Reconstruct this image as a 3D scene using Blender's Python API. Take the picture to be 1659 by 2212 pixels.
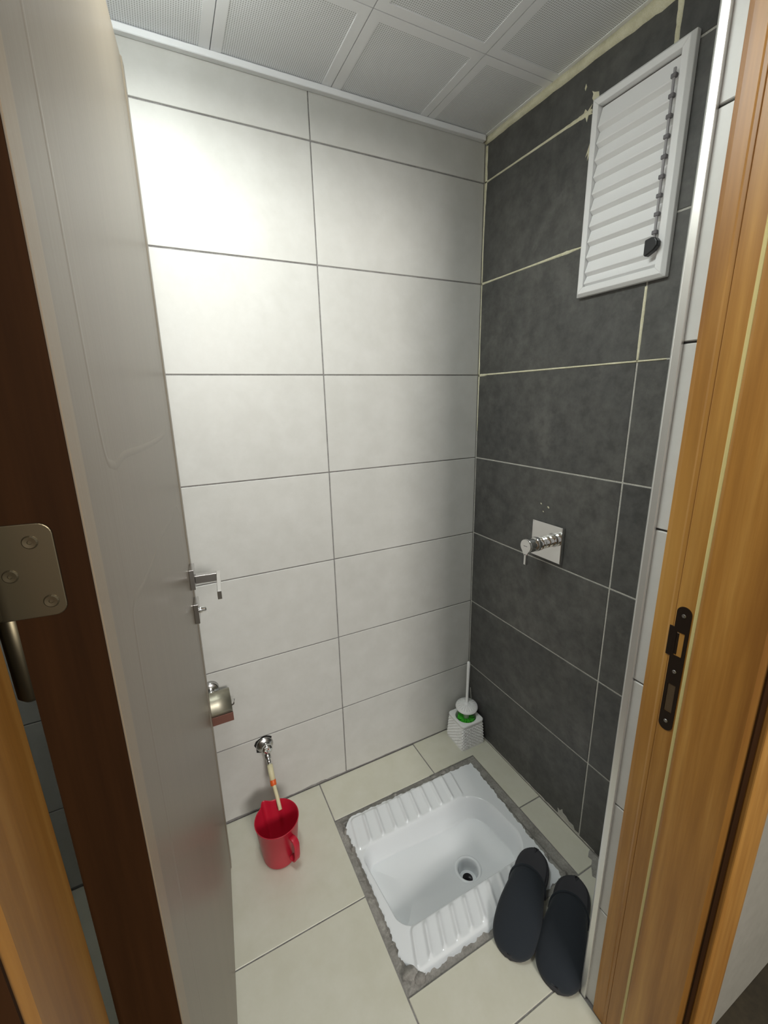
import bpy, bmesh, math, random
from mathutils import Vector, Matrix
random.seed(7)
S = bpy.context.scene
COL = S.collection
for o in list(bpy.data.objects): bpy.data.objects.remove(o)

# ---------------------------------------------------------------- camera
cd = bpy.data.cameras.new('camera'); cam = bpy.data.objects.new('camera', cd); COL.objects.link(cam)
yaw, pit, rol = 0.4612, -0.2618, -0.0240
fw = Vector((math.sin(yaw)*math.cos(pit), math.cos(yaw)*math.cos(pit), math.sin(pit)))
rt = Vector((math.cos(yaw), -math.sin(yaw), 0)); up = rt.cross(fw)
r2 = math.cos(rol)*rt + math.sin(rol)*up; u2 = -math.sin(rol)*rt + math.cos(rol)*up
M = Matrix((r2, u2, -fw)).transposed().to_4x4(); M.translation = Vector((-1.0434, -1.3005, 1.4291))
cam.matrix_world = M
cd.sensor_fit = 'VERTICAL'; cd.sensor_height = 36; cd.sensor_width = 27
cd.lens = 921.3/2212*36; cd.clip_start = 0.02; cd.clip_end = 50
S.camera = cam

# ---------------------------------------------------------------- world, lamps, exposure
w = bpy.data.worlds.new('world'); S.world = w; w.use_nodes = True
bg = w.node_tree.nodes['Background']; bg.inputs[0].default_value = (1.0, 0.97, 0.92, 1); bg.inputs[1].default_value = 0.30
def area(name, loc, rot, sx, sy, power, col):
    l = bpy.data.lights.new(name, 'AREA'); l.shape = 'RECTANGLE'; l.size = sx; l.size_y = sy; l.energy = power; l.color = col
    o = bpy.data.objects.new(name, l); COL.objects.link(o); o.location = loc; o.rotation_euler = rot; return o
area('ceiling_lamp_light', (-0.985, -0.572, 2.163), (0, 0, 0), 0.25, 0.54, 3.6, (0.93, 1.0, 0.985)).data.spread = math.radians(165)
area('corridor_lamp_light', (-0.68, -4.0, 2.25), (math.radians(82), 0, 0), 0.8, 0.8, 62.0, (1.0, 0.955, 0.90))
vs = S.view_settings; vs.view_transform = 'Standard'; vs.look = 'None'; vs.exposure = 0.27; vs.gamma = 1.0; vs.use_curve_mapping = False

# ---------------------------------------------------------------- materials
def mat(name, col, rough=0.5, metal=0.0, **k):
    m = bpy.data.materials.new(name); m.use_nodes = True; b = m.node_tree.nodes['Principled BSDF']
    b.inputs['Base Color'].default_value = (*col, 1); b.inputs['Roughness'].default_value = rough; b.inputs['Metallic'].default_value = metal
    for kk, v in k.items(): b.inputs[kk.replace('_', ' ')].default_value = v
    return m
class N:
    def __init__(s, m): s.m = m; s.t = m.node_tree; s.b = s.t.nodes['Principled BSDF']
    def n(s, typ, **k):
        x = s.t.nodes.new(typ)
        for kk, v in k.items():
            if isinstance(v, tuple) and hasattr(v[0], 'links'): s.t.links.new(v[0], x.inputs[kk.replace('_', ' ')])
            else:
                try: setattr(x, kk, v)
                except Exception: x.inputs[kk.replace('_', ' ')].default_value = v
        return x
    def l(s, a, b): s.t.links.new(a, b)
def coords(q, scale=(1, 1, 1), rand=True):
    tc = q.n('ShaderNodeTexCoord'); mp = q.n('ShaderNodeMapping'); mp.inputs['Scale'].default_value = scale
    q.l(tc.outputs['Object'], mp.inputs['Vector'])
    if rand:
        oi = q.n('ShaderNodeObjectInfo'); mul = q.n('ShaderNodeVectorMath'); mul.operation = 'SCALE'; mul.inputs[0].default_value = (7, 13, 5)
        q.l(oi.outputs['Random'], mul.inputs['Scale']); q.l(mul.outputs[0], mp.inputs['Location'])
    return mp.outputs[0]
def noise(q, vec, scale, detail=5, rough=.55):
    x = q.n('ShaderNodeTexNoise'); x.inputs['Scale'].default_value = scale; x.inputs['Detail'].default_value = detail; x.inputs['Roughness'].default_value = rough
    q.l(vec, x.inputs['Vector']); return x.outputs['Fac']
def ramp(q, fac, stops):
    r = q.n('ShaderNodeValToRGB'); q.l(fac, r.inputs[0]); e = r.color_ramp.elements
    while len(e) < len(stops): e.new(.5)
    for i, (p, c) in enumerate(stops): e[i].position = p; e[i].color = (*c, 1)
    return r.outputs[0]
def mix(q, fac, a, b, mode='MIX'):
    x = q.n('ShaderNodeMix'); x.data_type = 'RGBA'; x.blend_type = mode
    if isinstance(fac, float): x.inputs[0].default_value = fac
    else: q.l(fac, x.inputs[0])
    for i, c in ((6, a), (7, b)):
        if isinstance(c, tuple): x.inputs[i].default_value = (*c, 1)
        else: q.l(c, x.inputs[i])
    return x.outputs[2]
def bump(q, fac, st, dist=.002):
    x = q.n('ShaderNodeBump'); x.inputs['Strength'].default_value = st; x.inputs['Distance'].default_value = dist
    q.l(fac, x.inputs['Height']); q.l(x.outputs[0], q.b.inputs['Normal'])
def stone(name, c1, c2, sc, rough, bst, c3=None, ov=.22):
    m = mat(name, c1, rough); q = N(m); v = coords(q)
    a = noise(q, v, sc, 6, .6); b = noise(q, v, sc*9, 4, .65)
    col = ramp(q, a, [(.32, c1), (.68, c2)])
    f = ramp(q, b, [(.35, (0, 0, 0)), (.8, (1, 1, 1))])
    col = mix(q, ov, col, f, 'OVERLAY')
    if c3:
        d = noise(q, v, sc*2.3, 8, .7); col = mix(q, ramp(q, d, [(.58, (0, 0, 0)), (.75, (1, 1, 1))]), col, c3)
    q.l(col, q.b.inputs['Base Color'])
    mm = q.n('ShaderNodeMath'); mm.operation = 'MULTIPLY_ADD'; q.l(b, mm.inputs[0]); mm.inputs[1].default_value = .25; mm.inputs[2].default_value = rough-.12
    q.l(mm.outputs[0], q.b.inputs['Roughness'])
    bump(q, b, bst); return m
M_light = stone('light stone tile', (.585, .58, .55), (.63, .625, .595), 1.7, .42, .05, ov=.07)
M_dark = stone('dark slate tile', (.074, .074, .072), (.112, .110, .102), 3.0, .5, .30, c3=(.135, .132, .123), ov=.32)
M_floor = stone('floor stone tile', (.61, .60, .50), (.65, .64, .54), 1.6, .42, .05, ov=.07)
M_grout_l = stone('grey grout', (.20, .19, .185), (.30, .29, .28), 30, .9, .3)
M_grout_d = stone('pale grout', (.46, .45, .41), (.56, .55, .50), 30, .9, .3)
M_cream = stone('cream grout', (.66, .63, .46), (.80, .77, .60), 40, .8, .4)
M_cement = stone('cement', (.23, .22, .20), (.38, .365, .335), 18, .95, .8, c3=(.46, .44, .38))
M_plaster = stone('corridor wall paint', (.30, .285, .235), (.33, .31, .26), 3, .7, .03, ov=.05)
M_cfloor = stone('dark corridor floor', (.034, .026, .013), (.055, .042, .022), 6, .6, .2)
M_ceil = mat('ceiling panel paint', (.90, .91, .93), .5)
M_alu = mat('brushed aluminium', (.84, .84, .82), .32, .75)
M_chrome = mat('chrome', (.80, .80, .79), .06, 1.0)
M_chrome2 = mat('satin chrome', (.55, .54, .53), .22, 1.0)
M_bronze = mat('bronze lacquered hinge metal', (.16, .135, .085), .38, .85)
M_brown = mat('dark brown strike metal', (.040, .027, .020), .33, .6)
M_screw = mat('zinc screw', (.55, .55, .56), .3, 1.0)
M_ceram = mat('white vitreous ceramic', (.80, .83, .85), .10, 0, Coat_Weight=.4, Coat_Roughness=.05)
M_plastic = mat('white plastic', (.86, .86, .85), .35)
M_pvc = mat('white lacquered aluminium', (.85, .85, .85), .35)
M_blackp = mat('black plastic', (.010, .010, .012), .35)
M_greyp = mat('smoky clear plastic', (.17, .16, .17), .25)
M_rod = mat('clear grey plastic rod', (.34, .33, .34), .3)
M_lip = mat('satin lip with painted brown reflection', (.20, .085, .065), .35, .5)  # chrome lip: brown reflection of the wood put into its colour
M_dull = mat('dull cover with painted beige reflection', (.40, .38, .30), .42, .85)  # chrome cover: beige reflection of the floor put into its colour
M_green = mat('green bristles', (.09, .68, .05), .5)
M_red = mat('red plastic', (.50, .012, .035), .32, 0, Subsurface_Weight=.15, Subsurface_Radius=(.02, .004, .004))
M_hose = mat('cream rubber hose', (.66, .60, .38), .45)
M_orange = mat('orange plastic ring', (.75, .12, .02), .4)
M_seal = mat('yellow rubber seal', (.62, .52, .22), .6)
M_hole = mat('dark cavity', (.012, .011, .010), .9)
M_water = mat('dark drain water', (.006, .006, .008), .08)
M_lamp = bpy.data.materials.new('lit diffuser'); M_lamp.use_nodes = True
_b = M_lamp.node_tree.nodes['Principled BSDF']; _b.inputs['Emission Color'].default_value = (.94, 1, .97, 1); _b.inputs['Emission Strength'].default_value = 9.5
def m_perf():
    m = mat('perforated panel metal', (.54, .55, .52), .5); q = N(m); tc = q.n('ShaderNodeTexCoord')
    sc = q.n('ShaderNodeVectorMath'); sc.operation = 'SCALE'; sc.inputs['Scale'].default_value = 1/.0048; q.l(tc.outputs['Object'], sc.inputs[0])
    fr = q.n('ShaderNodeVectorMath'); fr.operation = 'FRACTION'; q.l(sc.outputs[0], fr.inputs[0])
    sb = q.n('ShaderNodeVectorMath'); sb.operation = 'SUBTRACT'; q.l(fr.outputs[0], sb.inputs[0]); sb.inputs[1].default_value = (.5, .5, 0)
    ml = q.n('ShaderNodeVectorMath'); ml.operation = 'MULTIPLY'; q.l(sb.outputs[0], ml.inputs[0]); ml.inputs[1].default_value = (1, 1, 0)
    ln = q.n('ShaderNodeVectorMath'); ln.operation = 'LENGTH'; q.l(ml.outputs[0], ln.inputs[0])
    c = ramp(q, ln.outputs['Value'], [(.24, (.42, .43, .43)), (.33, (.89, .905, .93))]); q.l(c, q.b.inputs['Base Color']); return m
M_perf = m_perf()
def m_wood(name, c1, c2, c3, rough=.4):
    m = mat(name, c1, rough); q = N(m); v = coords(q, (1, 1, .045), False)
    a = noise(q, v, 26, 5, .6); b = noise(q, v, 110, 3, .6); c = noise(q, coords(q, (1, 1, .12), False), 9, 3, .5)
    col = ramp(q, a, [(.30, c1), (.50, c2), (.72, c3)])
    col = mix(q, ramp(q, b, [(.3, (0, 0, 0)), (.8, (.5, .5, .5))]), col, c1)
    col = mix(q, ramp(q, c, [(.5, (0, 0, 0)), (.72, (.75, .75, .75))]), col, c3)
    q.l(col, q.b.inputs['Base Color']); bump(q, b, .15, .001); return m
M_wood = m_wood('orange oak veneer', (.25, .102, .018), (.42, .195, .038), (.60, .325, .082))
M_woodd = m_wood('dark walnut edge and gap shade', (.022, .0085, .0025), (.036, .014, .004), (.052, .021, .007), .7)  # door hinge edge; also paints the shaded groove beside the jamb
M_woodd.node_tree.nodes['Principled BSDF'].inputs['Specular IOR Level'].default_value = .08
M_door = m_wood('pale beige door veneer', (.205, .165, .118), (.215, .175, .126), (.23, .187, .135), .33)
M_dooredge = m_wood('paler door edging', (.275, .208, .135), (.285, .218, .142), (.30, .23, .152), .35)
def m_felt():
    m = mat('black felt', (.015, .020, .027), .95, 0, Sheen_Weight=.12, Sheen_Roughness=.5); q = N(m); v = coords(q)
    bump(q, noise(q, v, 300, 3, .7), .5, .001); return m
M_felt = m_felt()
M_insole = mat('charcoal insole foam', (.040, .040, .046), .85)

# ---------------------------------------------------------------- helpers
def link(name, bm, m, parent=None, smooth=False, label=None, kind=None, cat=None, group=None, world=True):
    me = bpy.data.meshes.new(name); bmesh.ops.recalc_face_normals(bm, faces=bm.faces)
    if parent is not None and world:
        bmesh.ops.transform(bm, matrix=Matrix.Translation(-ORG[parent.name]), verts=bm.verts)
    bm.to_mesh(me); bm.free()
    me.materials.append(m)
    if smooth:
        for p in me.polygons: p.use_smooth = True
    o = bpy.data.objects.new(name, me); COL.objects.link(o)
    if parent is not None: o.parent = parent
    props(o, label, kind, cat, group)
    return o
def props(o, label=None, kind=None, cat=None, group=None):
    if label: o['label'] = label
    if kind: o['kind'] = kind
    if cat: o['category'] = cat
    if group: o['group'] = group
ORG = {}
def thing(name, loc, label, cat=None, kind=None, rot=None, parent=None):
    o = bpy.data.objects.new(name, None); COL.objects.link(o); o.empty_display_size = .05
    o.location = loc
    if rot: o.rotation_euler = rot
    props(o, label, kind, cat); ORG[o.name] = Vector(loc); return o
def reg(o): ORG[o.name] = Vector((0, 0, 0)); return o     # mesh parent at world origin
def box(bm, a, b, bev=0, seg=1):
    vs_ = [bm.verts.new((x, y, z)) for x in (a[0], b[0]) for y in (a[1], b[1]) for z in (a[2], b[2])]
    fs = [bm.faces.new([vs_[i] for i in f]) for f in ((0, 1, 3, 2), (4, 6, 7, 5), (0, 4, 5, 1), (2, 3, 7, 6), (0, 2, 6, 4), (1, 5, 7, 3))]
    if bev:
        es = {e for f in fs for e in f.edges}; bmesh.ops.bevel(bm, geom=list(es), offset=bev, segments=seg, profile=.5, affect='EDGES')
def B(a, b, bev=0, seg=1):
    bm = bmesh.new(); box(bm, a, b, bev, seg); return bm
def basis(d):
    d = Vector(d).normalized(); h = Vector((0, 0, 1)) if abs(d.z) < .9 else Vector((1, 0, 0))
    x = d.cross(h).normalized(); y = x.cross(d).normalized(); return d, x, y
def tube(bm, pts, rads, n=16, caps=True, sx=1, sy=1, fixed=None):
    rings = []
    for i, p in enumerate(pts):
        p = Vector(p)
        a = Vector(pts[max(i-1, 0)]); c = Vector(pts[min(i+1, len(pts)-1)])
        d, x, y = basis(c-a)
        if fixed: x, y = Vector(fixed[0]), Vector(fixed[1])
        r = rads[i] if isinstance(rads, (list, tuple)) else rads
        rings.append([bm.verts.new(p + x*math.cos(2*math.pi*k/n)*r*sx + y*math.sin(2*math.pi*k/n)*r*sy) for k in range(n)])
    for i in range(len(rings)-1):
        for k in range(n): bm.faces.new((rings[i][k], rings[i][(k+1) % n], rings[i+1][(k+1) % n], rings[i+1][k]))
    if caps: bm.faces.new(rings[0][::-1]); bm.faces.new(rings[-1])
def lathe(bm, prof, origin, axis=(0, 0, 1), n=32, f=None):
    d, x, y = basis(axis); o = Vector(origin); rings = []
    for (r, h) in prof:
        if r < 1e-6: rings.append([bm.verts.new(o+d*h)]); continue
        ring = []
        for k in range(n):
            t = 2*math.pi*k/n; rr = r if f is None else f(r, h, t)
            ring.append(bm.verts.new(o + d*h + x*math.cos(t)*rr + y*math.sin(t)*rr))
        rings.append(ring)
    for i in range(len(rings)-1):
        A, C = rings[i], rings[i+1]
        for k in range(n):
            k2 = (k+1) % n
            if len(A) == 1 and len(C) == 1: break
            if len(A) == 1: bm.faces.new((A[0], C[k], C[k2]))
            elif len(C) == 1: bm.faces.new((A[k], A[k2], C[0]))
            else: bm.faces.new((A[k], A[k2], C[k2], C[k]))
def prism(bm, poly, f0, f1):
    """extrude a 2D polygon between the maps f0 and f1 (2D -> 3D)"""
    a = [bm.verts.new(f0(*p)) for p in poly]; b = [bm.verts.new(f1(*p)) for p in poly]; n = len(poly)
    bm.faces.new(a[::-1]); bm.faces.new(b)
    for i in range(n): bm.faces.new((a[i], a[(i+1) % n], b[(i+1) % n], b[i]))
def bev_mod(o, wd=.001, seg=2, ang=35):
    m = o.modifiers.new('bevel', 'BEVEL'); m.width = wd; m.segments = seg; m.limit_method = 'ANGLE'; m.angle_limit = math.radians(ang); return o

# ---------------------------------------------------------------- tiles
_tm = {}
def tile(parent, name, axis, lo, hi, front, sgn, m, th=.007):
    """tile on the plane <axis>=front, facing sgn; lo/hi = the two in-plane coordinates (in axis order)"""
    w_, h_ = hi[0]-lo[0], hi[1]-lo[1]; key = (axis, round(w_, 4), round(h_, 4), m.name, sgn)
    if key not in _tm:
        bm = bmesh.new(); a = [0, 0, 0]; b = [0, 0, 0]; ax = [i for i in range(3) if i != axis]
        a[ax[0]], b[ax[0]] = -w_/2, w_/2; a[ax[1]], b[ax[1]] = -h_/2, h_/2
        a[axis], b[axis] = (-th, 0) if sgn > 0 else (0, th)
        box(bm, a, b, .0012); me = bpy.data.meshes.new(name); bmesh.ops.recalc_face_normals(bm, faces=bm.faces); bm.to_mesh(me); bm.free(); me.materials.append(m); _tm[key] = me
    o = bpy.data.objects.new(name, _tm[key]); COL.objects.link(o); ax = [i for i in range(3) if i != axis]
    loc = [0, 0, 0]; loc[axis] = front + random.uniform(-.0003, .0003); loc[ax[0]] = (lo[0]+hi[0])/2; loc[ax[1]] = (lo[1]+hi[1])/2
    o.location = loc; o.parent = parent; return o
G = .0018   # half joint
def tiles(parent, axis, xs, zs, front, sgn, m, g=G, name='tile', skip=()):
    for i in range(len(xs)-1):
        for j in range(len(zs)-1):
            if (i, j) in skip: continue
            tile(parent, name, axis, (xs[i]+g, zs[j]+g), (xs[i+1]-g, zs[j+1]-g), front, sgn, m)
def ribbon(parent, name, pts, m, f, thick=.0012, jit=.12, label=None, sub=6):
    """irregular raised bead: pts = (a, b, width); f maps (a, b, out) to 3D"""
    P = []
    for i in range(len(pts)-1):
        for k in range(sub):
            t = k/sub; P.append([pts[i][c]*(1-t)+pts[i+1][c]*t for c in range(3)])
    P.append(list(pts[-1])); bm = bmesh.new(); rows = []
    for i, (a, b, wd) in enumerate(P):
        q0 = P[max(i-1, 0)]; q1 = P[min(i+1, len(P)-1)]; dx, dy = q1[0]-q0[0], q1[1]-q0[1]; L = math.hypot(dx, dy) or 1
        nx, ny = -dy/L, dx/L; w1 = wd/2*(1+random.uniform(-jit, jit)); w2 = wd/2*(1+random.uniform(-jit, jit))
        rows.append([bm.verts.new(f(a+nx*s, b+ny*s, o_)) for s, o_ in ((w1, -.0015), (w1*.75, thick), (-w2*.75, thick), (-w2, -.0015))])
    for i in range(len(rows)-1):
        for k in range(3): bm.faces.new((rows[i][k], rows[i+1][k], rows[i+1][k+1], rows[i][k+1]))
    bm.faces.new(rows[0]); bm.faces.new(rows[-1][::-1])
    return link(name, bm, m, parent, smooth=True, label=label)
def blob(parent, name, poly, m, f, thick=.001, label=None):
    bm = bmesh.new(); prism(bm, poly, lambda a, b: f(a, b, -.001), lambda a, b: f(a, b, thick)); return link(name, bm, m, parent, label=label)

XL, YF, ZC = -1.60, -.868, 2.224
zs = [0, .3, .6, .9, 1.2, 1.5, 1.8, 2.1, 2.24]
# ---------------------------------------------------------------- setting: walls
wb = reg(link('wall_back', B((XL-.1, .002, -.02), (.1, .10, 2.30)), M_grout_l, kind='structure', label='light stone-tiled back wall of the toilet cubicle', cat='wall'))
tiles(wb, 1, [-1.60, -1.191, -.591, -.0005], zs, 0, -1, M_light)
wr = reg(link('wall_right', B((.0012, -1.00, -.02), (.10, .002, 2.30)), M_grout_d, kind='structure', label='dark slate-tiled right wall with cream grout lines', cat='wall'))
tiles(wr, 0, [-.867, -.601, -.0015], zs, 0, -1, M_dark, g=.0020)
wl = reg(link('wall_left', B((XL-.10, -1.0, -.02), (XL-.002, .0, 2.30)), M_grout_l, kind='structure', label='light stone-tiled left wall behind the open door', cat='wall'))
tiles(wl, 0, [-.866, -.6, -.0015], zs, XL, 1, M_light)
# door wall: two piers and a header
JX0, JX1 = -1.193, -.314
wf = bmesh.new()
box(wf, (JX1+.009, -1.045, -.02), (.1, -.876, 2.30)); box(wf, (XL-.1, -1.045, -.02), (JX0-.009, -.876, 2.30)); box(wf, (JX0-.009, -1.045, 2.12), (JX1+.009, -.876, 2.30))
wf = reg(link('wall_front', wf, M_grout_l, kind='structure', label='door wall with tiled reveal beside the wooden frame', cat='wall'))
# reveal strip of light tile (faces the opening)
for j in range(len(zs)-1):
    tile(wf, 'tile', 0, (-.918, zs[j]+G), (-.8702, zs[j+1]-G), JX1, -1, M_light)
tiles(wf, 1, [-.300, -.0015], zs, YF, 1, M_light, name='tile')
tiles(wf, 1, [XL+.002, -1.203], zs, YF, 1, M_light, name='tile')
cor = link('wall_corridor', B((-.312, -1.052, 0), (1.4, -1.0455, 2.4)), M_plaster, kind='structure', label='beige painted corridor wall right of the door frame', cat='wall')
link('wall_corridor_left', B((-2.6, -1.052, 0), (-1.185, -1.0455, 2.4)), M_plaster, kind='structure', label='beige painted corridor wall left of the door frame', cat='wall')

# ---------------------------------------------------------------- floor
PX0, PX1, PY0, PY1 = -.703, -.099, -.683, -.169       # recess of the squat pan
fb = bmesh.new()
for a, b in (((XL-.1, PY1), (.1, .1)), ((XL-.1, -1.045), (.1, PY0)), ((XL-.1, PY0), (PX0, PY1)), ((PX1, PY0), (.1, PY1))):
    box(fb, (a[0], a[1], -.06), (b[0], b[1], -.0022))
fl = reg(link('floor', fb, M_grout_l, kind='structure', label='pale stone-tiled cubicle floor', cat='floor'))
def ftile(x0, y0, x1, y1): tile(fl, 'tile', 2, (x0+G, y0+G), (x1-G, y1-G), 0, 1, M_floor)
ftile(-1.305, -.432, PX0, -.001); ftile(-1.305, -1.032, PX0, -.432); ftile(-1.598, -.432, -1.305, -.001); ftile(-1.598, -1.032, -1.305, -.432)
ftile(PX0, PY1, -.287, -.001)
bm = bmesh.new(); poly = [(-.287+G, -.002), (-.287+G, PY1+G), (PX1, PY1+G), (PX1, -.432+G), (-.002, -.432+G), (-.002, -.002)]
prism(bm, poly, lambda x, y: (x, y, -.007), lambda x, y: (x, y, 0)); link('tile', bm, M_floor, fl)
ftile(PX1, PY0, -.0005, -.432)
ftile(PX0, -.838, -.318, PY0); ftile(-.318, -.866, -.0005, PY0); ftile(PX0, -1.032, -.32, -.838)
link('floor_corridor', B((-2.6, -3.0, -.03), (1.4, -1.036, -.001)), M_cfloor, kind='structure', label='dark brown corridor floor outside the doorway', cat='floor')

# ---------------------------------------------------------------- ceiling
ce = reg(link('ceiling', B((XL-.1, -1.045, 2.236), (.1, .1, 2.30)), M_hole, kind='structure', label='suspended ceiling of perforated square metal panels', cat='ceiling'))
cx = [-1.598, -1.431, -1.131, -.831, -.531, -.231, -.001]; cy = [-.867, -.576, -.276, -.001]
def panel(x0, y0, x1, y1, bl, br_, bb, bt):
    g = .0010; x0 += g; x1 -= g; y0 += g; y1 -= g; z0 = ZC+.0012; bm = bmesh.new()
    X = [x0, x0+bl, x1-br_, x1]; Y = [y0, y0+bb, y1-bt, y1]
    # border frame
    for i in range(3):
        for j in range(3):
            if i == 1 and j == 1: continue
            v = [bm.verts.new((X[a], Y[b], ZC)) for a, b in ((i, j), (i+1, j), (i+1, j+1), (i, j+1))]
            bm.faces.new(v)
    bmesh.ops.remove_doubles(bm, verts=bm.verts, dist=1e-5)
    be = [e for e in bm.edges if len(e.link_faces) == 1]
    r = bmesh.ops.extrude_edge_only(bm, edges=be)
    for v in [g_ for g_ in r['geom'] if isinstance(g_, bmesh.types.BMVert)]:
        inner = X[1]-1e-4 < v.co.x < X[2]+1e-4 and Y[1]-1e-4 < v.co.y < Y[2]+1e-4
        v.co.z += .0012 if inner else .010
    o = link('ceiling_panel', bm, M_ceil, ce); 
    bm = bmesh.new(); v = [bm.verts.new(p) for p in ((X[1], Y[1], z0), (X[2], Y[1], z0), (X[2], Y[2], z0), (X[1], Y[2], z0))]; bm.faces.new(v)
    reg(o)
    # perforated field is the panel's own sub-part, slightly recessed
    f = link('perforated_field', bm, M_perf, o, world=False)
for i in range(6):
    for j in range(3):
        if (i, j) in ((2, 0), (2, 1)): continue
        e = .024
        panel(cx[i], cy[j], cx[i+1], cy[j+1], e, e if i < 5 else .012, e if j > 0 else .01, e if j < 2 else .010)
# edge angles and cream bead at the wall tops
link('trim_1', B((XL, -.017, 2.2085), (-.012, -.0003, 2.2238), .0015), M_ceil, kind='structure', label='white ceiling edge angle above the light back wall', cat='trim')
ribbon(None, 'trim_2', [(-.002, 2.214, .018), (-.12, 2.215, .021), (-.25, 2.2145, .023), (-.4, 2.213, .024), (-.52, 2.211, .030), (-.60, 2.211, .036), (-.66, 2.214, .022), (-.86, 2.214, .018)],
       M_cream, lambda a, b, o: (-o, a, b), thick=.006, jit=.1)
o = bpy.data.objects['trim_2']; props(o, 'cream sealant bead between the ceiling and the dark wall', 'structure', 'trim')
# metal corner profile on the reveal
bm = bmesh.new(); prism(bm, [(-.320, -.8705), (-.3165, -.8665), (-.300, -.8665), (-.300, -.8685), (-.3115, -.8690), (-.3135, -.8830), (-.3205, -.8830)], lambda x, y: (x, y, 0), lambda x, y: (x, y, 2.222))
bev_mod(link('trim_3', bm, M_alu, kind='structure', label='shiny aluminium corner strip on the tiled reveal', cat='trim'), .0012, 2)

# cream and grey grout beads on the dark wall
fr = lambda a, b, o: (-o, a, b)
ribbon(wr, 'grout_line', [(-.003, 2.1, .006), (-.1, 2.1, .005), (-.2, 2.1, .006), (-.3, 2.1, .007), (-.36, 2.1, .010), (-.385, 2.1, .013), (-.405, 2.101, .006)], M_cream, fr)
ribbon(wr, 'grout_line', [(-.003, 1.8, .009), (-.06, 1.8, .006), (-.2, 1.8, .005), (-.32, 1.8, .008), (-.36, 1.8, .010), (-.415, 1.8, .003)], M_cream, fr)
ribbon(wr, 'grout_line', [(-.003, 1.499, .011), (-.03, 1.499, .010), (-.05, 1.5, .006), (-.2, 1.5, .0055), (-.4, 1.5, .005), (-.55, 1.5, .005), (-.60, 1.5, .0045), (-.67, 1.5, .0035)], M_cream, fr)
ribbon(wr, 'grout_line', [(-.601, 1.50, .006), (-.601, 1.56, .008), (-.601, 1.62, .008), (-.601, 1.665, .007)], M_cream, fr)
ribbon(wr, 'grout_line', [(-.601, 2.10, .011), (-.601, 2.15, .012), (-.601, 2.20, .016)], M_cream, fr)
ribbon(wr, 'grout_line', [(-.004, 1.3, .003), (-.004, 1.45, .005), (-.0045, 1.5, .009), (-.004, 1.6, .004), (-.004, 1.9, .006), (-.005, 2.02, .008), (-.007, 2.08, .014), (-.007, 2.2, .014)], M_cream, fr, jit=.25)
ribbon(wr, 'grout_line', [(-.003, .02, .002), (-.003, .6, .0025), (-.003, 1.3, .003)], M_grout_d, fr, jit=.2, sub=12)
blob(wr, 'grout_smear', [(-.378, 2.098), (-.385, 2.112), (-.392, 2.104), (-.405, 2.113), (-.398, 2.101), (-.409, 2.092), (-.396, 2.094), (-.392, 2.082), (-.387, 2.094)], M_cream, fr)
blob(wr, 'grout_smear', [(-.407, 2.118), (-.403, 2.125), (-.405, 2.133), (-.401, 2.141), (-.409, 2.135), (-.421, 2.130), (-.424, 2.112), (-.412, 2.110)], M_cream, fr)
blob(wr, 'grout_smear', [(-.419, 2.085), (-.412, 2.06), (-.409, 2.035), (-.397, 2.005), (-.404, 2.012), (-.403, 1.995), (-.409, 2.008), (-.419, 2.0)], M_cream, fr)
blob(wr, 'grout_smear', [(-.378, 2.158), (-.381, 2.166), (-.384, 2.158), (-.380, 2.152)], M_cream, fr)
for (a, b, s) in ((-.337, 1.089, .003), (-.367, 1.083, .004), (-.348, 1.065, .0025)):
    blob(wr, 'grout_speck', [(a-s, b-s*.2), (a-s*.5, b-s*.9), (a+s*.9, b+s*.1), (a+s*.6, b+s*.9), (a-s*.4, b+s*.6)], M_cream, fr)
blob(wr, 'grout_smear', [(-.018, .187), (-.014, .186), (-.015, .172), (-.018, .155), (-.021, .135), (-.026, .137), (-.022, .160), (-.020, .175)], M_grout_d, fr)  # small pale streak low on the wall by the brush handle
ribbon(wr, 'grout_smear', [(-.10, .003, .006), (-.2, .003, .008), (-.3, .003, .006), (-.42, .003, .007), (-.5, .004, .009), (-.66, .003, .006)], M_grout_d, fr, jit=.45)
blob(wr, 'grout_smear', [(-.505, 0), (-.515, .012), (-.512, .030), (-.520, .026), (-.530, .042), (-.534, .030), (-.548, .028), (-.560, .020), (-.578, .022), (-.585, .010), (-.598, .012), (-.604, 0)], M_grout_d, fr)
fbk = lambda a, b, o: (a, -o, b)
ribbon(wb, 'grout_smear', [(-1.59, .003, .008), (-1.2, .004, .010), (-1.0, .004, .012), (-.9, .004, .008), (-.8, .003, .007), (-.70, .005, .014), (-.66, .004, .010), (-.5, .003, .005), (-.4, .0035, .007), (-.15, .003, .004)], M_grout_l, fbk, jit=.3)
bm = bmesh.new(); prism(bm, [(-.012, -.650), (-.004, -.648), (-.004, -.72), (-.05, -.735), (-.066, -.705), (-.045, -.685), (-.026, -.672), (-.028, -.66)], lambda x, y: (x, y, -.001), lambda x, y: (x, y, .0012))
link('cement_stain', bm, M_cement, fl)

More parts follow.
